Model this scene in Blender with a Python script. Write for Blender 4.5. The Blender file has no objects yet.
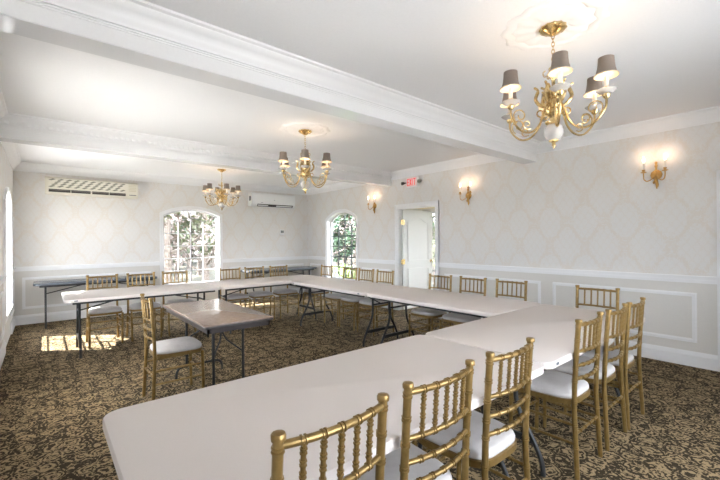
import bpy, bmesh, math, random
from mathutils import Vector, Matrix
PI = math.pi
S = bpy.context.scene
COL = S.collection
random.seed(7)

# ------------------------------------------------------------------ camera, world, sun, exposure
cd = bpy.data.cameras.new('camera'); cam = bpy.data.objects.new('camera', cd); COL.objects.link(cam)
cd.sensor_width = 36; cd.lens = 377.06 / 720 * 36; cd.clip_start = .02; cd.clip_end = 300
a, b, c = math.radians(39.9896), math.radians(.0645), math.radians(-.3876)
F = Vector((math.sin(a), math.cos(a), 0)); R = Vector((math.cos(a), -math.sin(a), 0)); U = Vector((0, 0, 1))
F2 = F * math.cos(b) + U * math.sin(b); U2 = U * math.cos(b) - F * math.sin(b)
R3 = R * math.cos(c) + U2 * math.sin(c); U3 = U2 * math.cos(c) - R * math.sin(c)
m = Matrix((R3, U3, -F2)).transposed().to_4x4(); m.translation = (0, 0, 1.42)
cam.matrix_world = m
S.camera = cam
w = bpy.data.worlds.new('sky'); S.world = w; w.use_nodes = True
wn = w.node_tree.nodes; bg = wn['Background']
bg.inputs['Color'].default_value = (.885, .945, 1.03, 1); bg.inputs['Strength'].default_value = 10.0
sl = bpy.data.lights.new('sun', 'SUN'); sl.energy = 30; sl.angle = math.radians(.6); sl.color = (1, .95, .88)
so = bpy.data.objects.new('sun', sl); COL.objects.link(so)
so.rotation_euler = Vector((.714, -.53, -1)).to_track_quat('-Z', 'Y').to_euler()
BULB_W, SCONCE_W = .14, .11
S.view_settings.view_transform = 'Standard'; S.view_settings.look = 'None'
S.view_settings.gamma = 1; S.view_settings.use_curve_mapping = False
S.view_settings.exposure = 2.24
S.cycles.use_denoising = True
S.cycles.max_bounces = 14; S.cycles.diffuse_bounces = 8; S.cycles.glossy_bounces = 4
S.cycles.transmission_bounces = 8; S.cycles.transparent_max_bounces = 24
S.cycles.sample_clamp_indirect = 8; S.cycles.caustics_reflective = False; S.cycles.caustics_refractive = False

# ------------------------------------------------------------------ room numbers (metres)
XL, XR, YF, YB, ZC = -.40, 5.507, -.75, 8.768, 2.80
ZCR = 2.657            # bottom of the cornice
RAIL = .985
TH = .16

# ------------------------------------------------------------------ material helpers
def mat(name, col, rough=.6, metal=0, spec=.5, **k):
    mt = bpy.data.materials.new(name); mt.use_nodes = True
    p = mt.node_tree.nodes['Principled BSDF']
    p.inputs['Base Color'].default_value = (*col, 1); p.inputs['Roughness'].default_value = rough
    p.inputs['Metallic'].default_value = metal; p.inputs['Specular IOR Level'].default_value = spec
    for q, v in k.items(): p.inputs[q.replace('_', ' ')].default_value = v
    return mt
class NT:
    def __init__(s, mt): s.t = mt.node_tree; s.n = s.t.nodes; s.l = s.t.links; s.p = s.n.get('Principled BSDF')
    def add(s, typ, ins=None, **at):
        n = s.n.new(typ)
        for k, v in at.items(): setattr(n, k, v)
        for k, v in (ins or {}).items(): s.put(n.inputs[k], v)
        return n
    def put(s, sock, v):
        if isinstance(v, bpy.types.NodeSocket): s.l.new(v, sock)
        else: sock.default_value = v
    def math(s, op, a, b=0, c=0, clamp=False):
        n = s.n.new('ShaderNodeMath'); n.operation = op; n.use_clamp = clamp
        s.put(n.inputs[0], a); s.put(n.inputs[1], b); s.put(n.inputs[2], c)
        return n.outputs[0]
    def mix(s, f, a, b):
        n = s.n.new('ShaderNodeMix'); n.data_type = 'RGBA'
        s.put(n.inputs[0], f); s.put(n.inputs[6], a if isinstance(a, bpy.types.NodeSocket) else (*a, 1)); s.put(n.inputs[7], b if isinstance(b, bpy.types.NodeSocket) else (*b, 1))
        return n.outputs[2]
    def ramp(s, f, lo, hi):
        n = s.n.new('ShaderNodeMapRange'); n.interpolation_type = 'SMOOTHSTEP'
        s.put(n.inputs['Value'], f); n.inputs['From Min'].default_value = lo; n.inputs['From Max'].default_value = hi
        return n.outputs['Result']
    def bump(s, h, strength, dist=.01):
        n = s.add('ShaderNodeBump', {'Height': h, 'Strength': strength, 'Distance': dist}); s.l.new(n.outputs[0], s.p.inputs['Normal'])

def noisy(name, c1, c2, scale, rough=.6, bump=0, **k):
    mt = mat(name, c1, rough, **k); t = NT(mt)
    co = t.add('ShaderNodeTexCoord').outputs['Object']
    n = t.add('ShaderNodeTexNoise', {'Vector': co, 'Scale': scale, 'Detail': 3.0}).outputs['Fac']
    t.l.new(t.mix(t.ramp(n, .3, .7), c1, c2), t.p.inputs['Base Color'])
    if bump: t.bump(n, bump, .002)
    return mt

def wall_material():
    mt = mat('damask wallpaper over plain dado', (.8, .76, .7), .75, spec=.25); t = NT(mt)
    co = t.add('ShaderNodeTexCoord').outputs['Object']
    sx = t.add('ShaderNodeSeparateXYZ', {0: co}); x, y, z = sx.outputs
    u = t.math('ADD', x, y)
    U_ = t.math('MULTIPLY', u, 2 * PI / .45); V_ = t.math('MULTIPLY', z, 2 * PI / .66)
    cu, cv, sv = t.math('COSINE', U_), t.math('COSINE', V_), t.math('SINE', V_)
    c2 = t.math('COSINE', t.math('MULTIPLY', U_, 2))
    # mirrored, repeating lace: the noise is read on coordinates that repeat with the ogee lattice
    vec = t.add('ShaderNodeCombineXYZ', {0: t.math('MULTIPLY', cu, cv), 1: t.math('MULTIPLY', cu, sv), 2: t.math('MULTIPLY', c2, .6)}).outputs[0]
    lace = t.add('ShaderNodeTexNoise', {'Vector': vec, 'Scale': 5.5, 'Detail': 3.5, 'Roughness': .72}).outputs['Fac']
    c3u, c3v = t.math('COSINE', t.math('MULTIPLY', U_, 3)), t.math('COSINE', t.math('MULTIPLY', V_, 3))
    lz = t.math('MULTIPLY', t.math('SUBTRACT', lace, .5), 2.4)
    scal = t.math('ADD', t.math('MULTIPLY', c3u, cv), t.math('MULTIPLY', cu, c3v))
    s = t.math('ADD', t.math('ADD', cu, cv), t.math('MULTIPLY', scal, .17))
    grain = t.add('ShaderNodeTexNoise', {'Vector': co, 'Scale': 34.0, 'Detail': 2.0}).outputs['Fac']
    lz = t.math('ADD', lz, t.math('MULTIPLY', t.math('SUBTRACT', grain, .5), 1.6))
    band = t.math('SUBTRACT', 1, t.ramp(t.math('ADD', t.math('ABSOLUTE', s), lz), .10, .50))
    q = t.math('ADD', t.math('ADD', t.math('COSINE', t.math('MULTIPLY', U_, 5)), t.math('COSINE', t.math('MULTIPLY', V_, 5))), t.math('MULTIPLY', lz, 1.6))
    veins = t.math('MULTIPLY', t.math('SUBTRACT', 1, t.ramp(t.math('ABSOLUTE', q), .18, .5)), .5)
    f = t.math('MAXIMUM', band, veins)
    pap = t.mix(f, (.73, .718, .70), (.708, .668, .62))
    lin = t.add('ShaderNodeTexNoise', {'Vector': co, 'Scale': 90.0}).outputs['Fac']
    dado = t.mix(lin, (.71, .69, .655), (.66, .64, .605))
    low = t.math('LESS_THAN', z, RAIL)
    t.l.new(t.mix(low, pap, dado), t.p.inputs['Base Color'])
    return mt

def carpet_material():
    mt = mat('scroll patterned carpet', (.3, .2, .1), .95, spec=.1); t = NT(mt)
    co = t.add('ShaderNodeTexCoord').outputs['Object']
    wv = t.add('ShaderNodeTexNoise', {'Vector': co, 'Scale': 12.0, 'Detail': 1.0}).outputs['Color']
    off = t.add('ShaderNodeVectorMath', {0: wv, 1: (.5, .5, .5)}, operation='SUBTRACT').outputs[0]
    off = t.add('ShaderNodeVectorMath', {0: off, 'Scale': .085}, operation='SCALE').outputs[0]
    wp = t.add('ShaderNodeVectorMath', {0: co, 1: off}, operation='ADD').outputs[0]
    # scrolls: warped rings round scattered centres, broken into leaves by a finer noise
    vo = t.add('ShaderNodeTexVoronoi', {'Vector': wp, 'Scale': 7.2, 'Randomness': .5}, feature='F1')
    d = vo.outputs['Distance']
    ring = t.math('SINE', t.math('MULTIPLY', d, 34))
    fine = t.add('ShaderNodeTexNoise', {'Vector': wp, 'Scale': 52.0, 'Detail': 2.0, 'Distortion': 1.0}).outputs['Fac']
    s = t.math('ADD', t.math('MULTIPLY', ring, .10), fine)
    s = t.math('SUBTRACT', s, t.math('MULTIPLY', t.ramp(d, .38, .6), .10))
    f = t.ramp(s, .462, .507)
    pile = t.add('ShaderNodeTexNoise', {'Vector': co, 'Scale': 260.0, 'Detail': 1.0}).outputs['Fac']
    tan = t.mix(pile, (.24, .173, .094), (.36, .268, .156))
    dk = t.mix(pile, (.027, .020, .012), (.05, .038, .023))
    t.l.new(t.mix(f, dk, tan), t.p.inputs['Base Color'])
    t.bump(pile, .4, .004)
    return mt

M = {}
M['wall'] = wall_material(); M['carpet'] = carpet_material()
M['ceiling'] = noisy('ceiling paint', (.80, .80, .805), (.785, .785, .79), 60, .8, .05)
M['trim'] = mat('white trim paint', (.81, .81, .815), .35)
M['beam'] = mat('gloss beam paint', (.80, .805, .815), .11, spec=.7)
M['door'] = mat('white door paint', (.72, .715, .70), .4)
M['gold'] = noisy('gold chair paint', (.285, .185, .066), (.235, .15, .05), 40, .31, metal=.6)
M['seat'] = noisy('ivory seat cloth', (.54, .51, .49), (.51, .48, .46), 30, .55, .05)
M['plastic'] = noisy('white moulded plastic', (.66, .60, .565), (.64, .58, .545), 220, .42, .12)
M['steel'] = mat('charcoal powder coated steel', (.022, .022, .022), .42, spec=.35)
M['darktop'] = noisy('dark slate table top', (.06, .067, .08), (.075, .082, .095), 80, .25)
M['walnut'] = noisy('brown laminate table top', (.30, .215, .17), (.25, .175, .135), 30, .22)
M['walnut_edge'] = mat('dark table edge', (.045, .033, .03), .4)
M['brass'] = mat('polished brass', (.68, .51, .25), .24, .95)
M['oldbrass'] = mat('antique brass', (.50, .29, .09), .3, .9)
M['shade'] = mat('taupe lamp shade cloth', (.21, .17, .14), .8)
M['shade_in'] = mat('cream shade lining', (.70, .58, .44), .7)
M['candle'] = mat('candle sleeve', (.82, .78, .72), .5)
M['ac_old'] = mat('aged cream plastic', (.69, .66, .56), .45)
M['ac_dark'] = mat('dark vent slot', (.03, .025, .022), .6)
M['ac_grey'] = mat('grey olive slats', (.22, .215, .175), .5)
M['white'] = mat('white appliance plastic', (.78, .79, .79), .3)
M['screen'] = mat('grey display', (.16, .17, .19), .2)
M['signred'] = mat('red sign letter', (.7, .04, .05), .4, Emission_Color=(1, .05, .07, 1), Emission_Strength=.14)
M['signface'] = mat('lit sign face', (.75, .62, .60), .4, Emission_Color=(1, .6, .58, 1), Emission_Strength=.04)
M['bulb'] = mat('lit bulb', (1, .9, .7), .3, Emission_Color=(1, .80, .52, 1), Emission_Strength=2.5)
M['crystal'] = mat('cut crystal', (.97, .97, .97), .06, Transmission_Weight=.55, IOR=1.45)
M['muntin'] = mat('white glazing bar', (.60, .60, .61), .4)
M['muntin_dark'] = mat('dark backlit glazing bar', (.05, .058, .06), .5)  # dark colour stands for backlit shade on the right wall window's bars
M['lead'] = mat('thin lead bar', (.16, .15, .16), .5)
M['leaf'] = noisy('leaves mid green', (.065, .08, .04), (.10, .105, .06), 3, .6)
M['leaf_dark'] = noisy('leaves dark green', (.02, .06, .025), (.05, .10, .05), 3, .6)
M['leaf_pink'] = noisy('leaves faded pink', (.20, .155, .145), (.25, .205, .185), 3, .6)
M['leaf_lime'] = noisy('leaves bright green', (.10, .17, .03), (.16, .22, .05), 5, .6)
M['bark'] = noisy('grey bark', (.12, .095, .08), (.2, .17, .145), 12, .9)
M['lawn'] = noisy('leaf strewn lawn', (.05, .05, .03), (.075, .065, .05), 4, .95)
M['siding'] = mat('pale exterior siding', (.6, .58, .54), .7)
def glass(name, tint):
    gl = bpy.data.materials.new(name); gl.use_nodes = True; t = NT(gl)
    for n in list(t.n): t.n.remove(n)
    o_ = t.add('ShaderNodeOutputMaterial'); mx = t.add('ShaderNodeMixShader', {0: .06})
    t.l.new(t.add('ShaderNodeBsdfTransparent', {0: (*tint, 1)}).outputs[0], mx.inputs[1])
    t.l.new(t.add('ShaderNodeBsdfGlossy', {'Roughness': .02}).outputs[0], mx.inputs[2])
    t.l.new(mx.outputs[0], o_.inputs[0]); return gl
M['glass'] = glass('window glass', (.96, .98, .97)); M['glass_half'] = glass('strongly dimmed window glass', (.38, .385, .39)); M['glass_dim_more'] = glass('most dimmed window glass', (.33, .335, .34)); M['glass_dim'] = glass('brightness cutting window glass', (.50, .505, .51)); M['glass_tint'] = glass('exposure dimmed window glass', (.48, .49, .50))  # all but the clear glass carry an added tint to hold daylight down

# ------------------------------------------------------------------ mesh helpers
def quadbox(bm, x0, x1, y0, y1, z0, z1):
    v = [bm.verts.new(p) for p in ((x0,y0,z0),(x1,y0,z0),(x1,y1,z0),(x0,y1,z0),(x0,y0,z1),(x1,y0,z1),(x1,y1,z1),(x0,y1,z1))]
    for f in ((3,2,1,0),(4,5,6,7),(0,1,5,4),(1,2,6,5),(2,3,7,6),(3,0,4,7)): bm.faces.new([v[i] for i in f])
    return v
def bevbox(bm, x0, x1, y0, y1, z0, z1, r=.004, seg=2):
    t = bmesh.new(); quadbox(t, x0, x1, y0, y1, z0, z1)
    bmesh.ops.bevel(t, geom=t.edges[:], offset=r, segments=seg, profile=.5, affect='EDGES')
    merge(bm, t)
def merge(bm, t, mtx=None):
    mp = {}
    for v in t.verts: mp[v] = bm.verts.new(mtx @ v.co if mtx else v.co)
    for f in t.faces:
        try: nf = bm.faces.new([mp[v] for v in f.verts]); nf.smooth = f.smooth
        except ValueError: pass
    t.free()
def tube(bm, pts, r, seg=10, cap=True, closed=False):
    pts = [Vector(p) for p in pts]; n = len(pts)
    rs = r if isinstance(r, (list, tuple)) else [r] * n
    tg = []
    for i in range(n):
        if closed: d = pts[(i+1) % n] - pts[i-1]
        else: d = pts[min(i+1, n-1)] - pts[max(i-1, 0)]
        tg.append(d.normalized() if d.length > 1e-9 else Vector((0, 0, 1)))
    ref = Vector((1, 0, 0)) if abs(tg[0].x) < .8 else Vector((0, 1, 0))
    nrm = (ref - tg[0] * ref.dot(tg[0])).normalized(); rings = []
    for i in range(n):
        if i:
            nrm = nrm - tg[i] * nrm.dot(tg[i]); nrm.normalize()
        bn = tg[i].cross(nrm)
        rings.append([bm.verts.new(pts[i] + (nrm * math.cos(2*PI*k/seg) + bn * math.sin(2*PI*k/seg)) * rs[i]) for k in range(seg)])
    for i in range(n if closed else n - 1):
        A, B = rings[i], rings[(i+1) % n]
        for k in range(seg):
            f = bm.faces.new((A[k], A[(k+1) % seg], B[(k+1) % seg], B[k])); f.smooth = True
    if cap and not closed:
        bm.faces.new(rings[0][::-1]); bm.faces.new(rings[-1])
def lathe(bm, prof, seg=20, c=(0, 0, 0), wob=None):
    c = Vector(c); rings = []
    for (r, z) in prof:
        rings.append([bm.verts.new(c + Vector((r * (wob(2*PI*k/seg, r) if wob else 1) * math.cos(2*PI*k/seg), r * (wob(2*PI*k/seg, r) if wob else 1) * math.sin(2*PI*k/seg), z))) for k in range(seg)])
    for i in range(len(prof) - 1):
        for k in range(seg):
            f = bm.faces.new((rings[i][k], rings[i][(k+1) % seg], rings[i+1][(k+1) % seg], rings[i+1][k])); f.smooth = True
    return rings
def lathe_solid(bm, prof, seg=20, c=(0, 0, 0), wob=None):
    r = lathe(bm, prof, seg, c, wob); bm.faces.new(r[0][::-1]); bm.faces.new(r[-1])
def prism(bm, poly, d0, d1, f):
    """poly: list of (u, v); f(u, v, d) -> point"""
    A = [bm.verts.new(f(u, v, d0)) for u, v in poly]; B = [bm.verts.new(f(u, v, d1)) for u, v in poly]
    n = len(poly); bm.faces.new(A[::-1]); bm.faces.new(B)
    for i in range(n): bm.faces.new((A[i], A[(i+1) % n], B[(i+1) % n], B[i]))
def obj(name, bm, mt, parent=None, loc=None):
    bmesh.ops.recalc_face_normals(bm, faces=bm.faces[:])
    me = bpy.data.meshes.new(name); bm.to_mesh(me); bm.free(); me.set_sharp_from_angle(angle=math.radians(42))
    for q in (mt if isinstance(mt, (list, tuple)) else [mt]): me.materials.append(q)
    o = bpy.data.objects.new(name, me); COL.objects.link(o)
    if parent: o.parent = parent
    if loc: o.location = loc
    return o
def tag(o, label, cat, group=None, kind=None):
    if label: o['label'] = label
    if cat: o['category'] = cat
    if group: o['group'] = group
    if kind: o['kind'] = kind
    return o
def struct(name, bm, mt, parent=None, label=None):
    o = obj(name, bm, mt, parent)
    if not parent: o['kind'] = 'structure'
    if label: o['label'] = label
    return o
def thing(name, label, cat, loc=(0, 0, 0), rz=0, group=None):
    o = bpy.data.objects.new(name, None); COL.objects.link(o); o.location = loc; o.rotation_euler = (0, 0, rz)
    o.empty_display_size = .1
    return tag(o, label, cat, group)
def copy_tree(o, parent=None):
    c = o.copy(); COL.objects.link(c)
    if parent: c.parent = parent
    for ch in list(o.children): copy_tree(ch, c)
    return c
def bez(p0, p1, p2, p3, n=8):
    p0, p1, p2, p3 = map(Vector, (p0, p1, p2, p3)); out = []
    for i in range(n + 1):
        t = i / n; q = 1 - t
        out.append(p0*q**3 + p1*3*q*q*t + p2*3*q*t*t + p3*t**3)
    return out
def smooth_path(ps, n=6):
    ps = [Vector(p) for p in ps]; out = []
    for i in range(len(ps) - 1):
        p0, p1, p2, p3 = ps[max(i-1, 0)], ps[i], ps[i+1], ps[min(i+2, len(ps)-1)]
        for k in range(n):
            t = k / n
            out.append(.5*((2*p1) + (p2-p0)*t + (2*p0-5*p1+4*p2-p3)*t*t + (3*p1-p0-3*p2+p3)*t**3))
    out.append(ps[-1]); return out

# ------------------------------------------------------------------ setting: floor, ceiling, walls
bm = bmesh.new(); quadbox(bm, XL - TH, XR + TH, YF - TH, YB + TH, -.12, 0); struct('floor', bm, M['carpet'], label='brown and tan scroll patterned carpet')
bm = bmesh.new(); quadbox(bm, XL - TH, XR + TH, YF - TH, YB + TH, ZC, ZC + .15); struct('ceiling', bm, M['ceiling'])

def arch_pts(u0, u1, zs, za, n=16):
    h = za - zs; hw = (u1 - u0) / 2; rr = (hw*hw + h*h) / (2*h); uc = (u0 + u1) / 2; zc = za - rr
    a0 = math.asin(min(1, hw / rr)); return [(uc + rr*math.sin(-a0 + 2*a0*i/n), zc + rr*math.cos(-a0 + 2*a0*i/n)) for i in range(n + 1)]
def wall(name, f, u0, u1, openings, top=ZC):
    """f(u, z, d): d = 0 is the room face, d = TH the outer face; openings (u0, u1, sill, spring, apex)"""
    bm = bmesh.new(); cur = u0
    for (a0, a1, zs, zp, za) in sorted(openings):
        prism(bm, [(cur, 0), (a0, 0), (a0, top), (cur, top)], 0, TH, f)
        if zs > 0: prism(bm, [(a0, 0), (a1, 0), (a1, zs), (a0, zs)], 0, TH, f)
        if za > zp:
            ap = arch_pts(a0, a1, zp, za)
            for (p, q) in zip(ap[:-1], ap[1:]): prism(bm, [p, q, (q[0], top), (p[0], top)], 0, TH, f)
        else: prism(bm, [(a0, zp), (a1, zp), (a1, top), (a0, top)], 0, TH, f)
        cur = a1
    prism(bm, [(cur, 0), (u1, 0), (u1, top), (cur, top)], 0, TH, f)
    return struct(name, bm, M['wall'])
fB = lambda u, z, d: (u, YB + d, z)
fR = lambda u, z, d: (XR + d, u, z)
fL = lambda u, z, d: (XL - d, u, z)
fF = lambda u, z, d: (u, YF - d, z)
OB = (1.93, 3.11, .47, 1.995, 2.135)
OR = (6.69, 7.84, .47, 1.91, 2.11)
OL = (6.74, 7.90, .47, 1.95, 2.14)
OF = [(.55, 1.65, .47, 1.95, 2.13), (2.25, 3.35, .47, 1.95, 2.13)]  # unseen windows added behind the camera to let in daylight
OLS = [(3.65, 4.85, .47, 1.85, 2.02)]  # unseen left window added to brighten the middle of the room
DOOR = (4.406, 5.358, 0, 2.06, 2.06)
DOOR2 = (-.30, .555, 0, 2.06, 2.06)
wall('wall_back', fB, XL - TH, XR + TH, [OB])
wall('wall_right', fR, YF, YB, [DOOR, OR, DOOR2])
wall('wall_left', fL, YF, YB, [OL] + OLS)
wall('wall_front', fF, XL - TH, XR + TH, OF)

# ------------------------------------------------------------------ beams with cornices
CROWN = [(0, 0), (.012, 0), (.016, .02), (.03, .032), (.034, .05), (.06, .085), (.088, .105), (.092, .12), (.112, .128), (.115, .143), (0, .143)]
def crown(bm, f, u0, u1, z0=ZCR, sc=1, zs=1):
    """profile (out, up) swept from u0 to u1; f(u, out, z)"""
    pl = CROWN
    A = [bm.verts.new(f(u0, p[0]*sc, z0 + p[1]*zs)) for p in pl]; B = [bm.verts.new(f(u1, p[0]*sc, z0 + p[1]*zs)) for p in pl]
    for i in range(len(pl)): bm.faces.new((A[i], A[(i+1) % len(pl)], B[(i+1) % len(pl)], B[i]))
    bm.faces.new(A); bm.faces.new(B[::-1])
Y1, Y2, ZB, BW = 2.552, 5.549, 2.545, .20
for nm, y, lab in (('beam_near', Y1, 'white boxed ceiling beam nearest the camera with crown moulding'), ('beam_far', Y2, 'white boxed ceiling beam with a dentil band further into the room')):
    bm = bmesh.new(); bevbox(bm, XL, XR, y, y + BW, ZB + .006, ZC, .002, 1)
    bo = struct(nm, bm, M['ceiling'], label=lab)
    bm = bmesh.new(); bevbox(bm, XL, XR, y, y + BW, ZB, ZB + .0065, .002, 1); so_ = obj('soffit_board', bm, M['beam'], bo); so_['label'] = 'glossy painted underside board'
    bm = bmesh.new()
    crown(bm, lambda u, o, z: (u, y - o, z), XL, XR, 2.668, 1.0, .132/.143)
    crown(bm, lambda u, o, z: (u, y + BW + o, z), XL, XR, 2.668, 1.0, .132/.143)
    obj('crown_moulding', bm, M['trim'], bo)
    bm = bmesh.new()
    for k, (o, z) in enumerate(((.006, 2.640), (.008, 2.654))):
        quadbox(bm, XL, XR, y - o, y, z, z + .007)
    obj('bead_strip', bm, M['trim'], bo)
bm = bmesh.new(); x = XL + .02
while x < XR - .02:
    quadbox(bm, x, x + .034, Y2 - .052, Y2 - .03, 2.692, 2.722); x += .062
obj('dentil_band', bm, M['trim'], bo)

def strips(fn):
    """run fn(f, u0, u1) on every stretch of every wall; f(u, out, z)"""
    return fn
def wall_trim(idx, side, f, segs, ends):
    u0, u1 = ends
    bm = bmesh.new(); crown(bm, f, u0, u1); struct('trim_%d' % idx, bm, M['trim'], label='white crown moulding along the %s wall' % side)
    bm = bmesh.new()
    for (p, q) in segs:
        for (o, z0, z1) in ((.016, .925, 1.0), (.026, .952, .962), (.03, .972, .99), (.036, .99, 1.005)):
            prism(bm, [(0, z0), (o, z0), (o, z1), (0, z1)], p, q, lambda o_, z_, d_: f(d_, o_, z_))
    struct('trim_%d' % (idx + 1), bm, M['trim'], label='white chair rail along the %s wall' % side)
    bm = bmesh.new()
    for (p, q) in segs:
        prism(bm, [(0, 0), (.02, 0), (.02, .115), (.026, .118), (.026, .126), (.012, .15), (.008, .165), (0, .165)], p, q, lambda o_, z_, d_: f(d_, o_, z_))
    struct('baseboard_' + side, bm, M['trim'])
def panels(idx, side, f, lst, zlo=.265, zhi=.815):
    bm = bmesh.new()
    for (p, q) in lst:
        wd = .042
        for (e0, e1, d) in ((0, wd, .008), (.010, wd - .010, .018)):
            A = [(p + e0, zlo + e0), (q - e0, zlo + e0), (q - e0, zhi - e0), (p + e0, zhi - e0)]
            B = [(p + e1, zlo + e1), (q - e1, zlo + e1), (q - e1, zhi - e1), (p + e1, zhi - e1)]
            for i in range(4):
                k = (i + 1) % 4
                prism(bm, [A[i], A[k], B[k], B[i]], 0, d, lambda u, z, d_: f(u, d_, z))
    struct('trim_%d' % idx, bm, M['trim'], label='white picture frame panel mouldings on the %s wall dado' % side)
gB = lambda u, o, z: (u, YB - o, z)
gR = lambda u, o, z: (XR - o, u, z)
gL = lambda u, o, z: (XL + o, u, z)
gF = lambda u, o, z: (u, YF + o, z)
wall_trim(1, 'back', gB, [(XL, 1.865), (3.175, XR)], (XL, XR))
wall_trim(3, 'right', gR, [(.615, 4.325), (5.44, 6.62), (7.91, YB)], (YF, YB))
wall_trim(5, 'left', gL, [(YF, 3.58), (4.92, 6.67), (7.97, YB)], (YF, YB))
wall_trim(7, 'front', gF, [(XL, .48), (1.72, 2.18), (3.42, XR)], (XL, XR))
panels(9, 'back', gB, [(-.29, 1.70), (3.34, 5.36)])
panels(10, 'right', gR, [(.80, 2.335), (2.50, 4.21), (5.56, 6.50), (8.03, 8.65)])
panels(11, 'left', gL, [(5.15, 6.5), (8.08, 8.62), (2.1, 3.35)])

# ------------------------------------------------------------------ windows
def arc_frame(bm, u0, u1, zlo, zs, za, wd, d0, d1, f, n=16):
    inner = [(u0, zlo)] + arch_pts(u0, u1, zs, za, n) + [(u1, zlo)]
    outer = [(u0 - wd, zlo)] + arch_pts(u0 - wd, u1 + wd, zs + wd*.55, za + wd, n) + [(u1 + wd, zlo)]
    for i in range(len(inner) - 1): prism(bm, [inner[i], inner[i+1], outer[i+1], outer[i]], d0, d1, f)
def zarch(u, u0, u1, zs, za):
    h = za - zs; hw = (u1-u0)/2; rr = (hw*hw + h*h)/(2*h); return za - rr + math.sqrt(max(0, rr*rr - (u - (u0+u1)/2)**2))
def window(idx, f, op, bars, label, sill_out=.035, thin=.016, pane='glass'):
    u0, u1, zl, zs, za = op; gd = .115
    bm = bmesh.new(); arc_frame(bm, u0, u1, zl - .03, zs, za, .062, -.022, 0, f); arc_frame(bm, u0 - .045, u1 + .045, zl - .03, zs + .025, za + .045, .02, -.03, 0, f)
    casing = struct('window_%d' % idx, bm, M['trim'], label=label)
    bm = bmesh.new(); arc_frame(bm, u0 + .006, u1 - .006, zl, zs - .006, za - .006, .008, -.002, TH, f)
    obj('reveal', bm, M['trim'], casing)
    bm = bmesh.new(); prism(bm, [(u0 - .09, zl - .035), (u1 + .09, zl - .035), (u1 + .09, zl), (u0 - .09, zl)], -sill_out, 0, f); prism(bm, [(u0, zl - .02), (u1, zl - .02), (u1, zl + .004), (u0, zl + .004)], 0, TH, f)
    prism(bm, [(u0 - .07, zl - .10), (u1 + .07, zl - .10), (u1 + .07, zl - .035), (u0 - .07, zl - .035)], -.018, 0, f)
    obj('window_sill', bm, M['trim'], casing)
    bm = bmesh.new(); arc_frame(bm, u0 + .04, u1 - .04, zl + .0, zs - .03, za - .04, .036, gd - .02, gd + .02, f); prism(bm, [(u0 + .02, zl), (u1 - .02, zl), (u1 - .02, zl + .045), (u0 + .02, zl + .045)], gd - .02, gd + .02, f)
    obj('sash_frame', bm, M['muntin'], casing)
    # glazing bars: four lights wide, the outer pair branching to the corners, an arc between
    g0, g1, gs, ga = u0 + .045, u1 - .045, zs - .033, za - .045
    hb, vb, cb = bars
    q1, q3, uc = g0 + (g1-g0)*.26, g0 + (g1-g0)*.74, (g0+g1)/2
    step = (gs - zl - .04) / 5.35
    zt = gs - .10
    bmh = bmesh.new(); bmv = bmesh.new(); bmc = bmesh.new()
    z = zl + .04 + step
    for k in range(5):
        if z < zt - .05: prism(bmh, [(g0, z - thin/2), (g1, z - thin/2), (g1, z + thin/2), (g0, z + thin/2)], gd - .012, gd + .006, f)
        z += step
    for q in (q1, q3): prism(bmv, [(q - thin/2, zl + .04), (q + thin/2, zl + .04), (q + thin/2, zt), (q - thin/2, zt)], gd - .013, gd + .007, f)
    prism(bmc, [(uc - .010, zl + .04), (uc + .010, zl + .04), (uc + .010, ga), (uc - .010, ga)], gd - .014, gd + .008, f)
    for (qa, qb) in ((q1, g0), (q3, g1)):
        prism(bmc, [(qa, zt - .008), (qa, zt + .008), (qb, gs + .028), (qb, gs + .012)], gd - .011, gd + .005, f)
    ap = arch_pts(q1, q3, zt, zt + .075, 12)
    for p, q in zip(ap[:-1], ap[1:]): prism(bmc, [(p[0], p[1] - .007), (q[0], q[1] - .007), (q[0], q[1] + .007), (p[0], p[1] + .007)], gd - .011, gd + .005, f)
    obj('glazing_bar', bmh, hb, casing); obj('glazing_bar', bmv, vb, casing); obj('glazing_bar', bmc, cb, casing)
    bm = bmesh.new(); ap = arch_pts(g0 - .01, g1 + .01, gs, ga + .01)
    poly = [(g0 - .01, zl + .03), (g1 + .01, zl + .03)] + ap[::-1]
    bm.faces.new([bm.verts.new(f(u, z, gd)) for u, z in poly])
    obj('pane', bm, M[pane], casing)
    return casing
window(1, fB, OB, (M['muntin'], M['muntin'], M['lead']), 'white arched window in the back wall', pane='glass_tint')
window(2, fR, OR, (M['muntin_dark'],)*3, 'arched window with glazing bars coloured dark as backlit in the right wall', thin=.028, pane='glass_tint')
window(3, fL, OL, (M['muntin'],)*3, 'white arched window in the left wall', pane='glass_dim_more')
for k, o_ in enumerate(OF): window(4 + k, fF, o_, (M['muntin'],)*3, 'unseen white arched window added for daylight behind the camera', pane='glass_half')
for k, o_ in enumerate(OLS): window(9 + k, fL, o_, (M['muntin'],)*3, 'unseen white arched window added for daylight in the left wall', pane='glass_dim')
def portal(loc, sx, sy, nrm):
    l = bpy.data.lights.new('daylight_portal', 'AREA'); l.shape = 'RECTANGLE'; l.size = sx; l.size_y = sy; l.cycles.is_portal = True
    o = bpy.data.objects.new('daylight_portal', l); COL.objects.link(o); o.location = loc
    o.rotation_euler = Vector(nrm).to_track_quat('-Z', 'Z').to_euler()
portal((2.52, YB + TH + .03, 1.3), 1.3, 1.8, (0, -1, 0)); portal((XR + TH + .03, 7.26, 1.3), 1.3, 1.8, (-1, 0, 0)); portal((XL - TH - .03, 7.32, 1.3), 1.3, 1.8, (1, 0, 0))
for o_ in OF: portal(((o_[0]+o_[1])/2, YF - TH - .03, 1.3), 1.7, 2.5, (0, 1, 0))
for o_ in OLS: portal((XL - TH - .03, (o_[0]+o_[1])/2, 1.3), 1.7, 2.5, (1, 0, 0))

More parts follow.
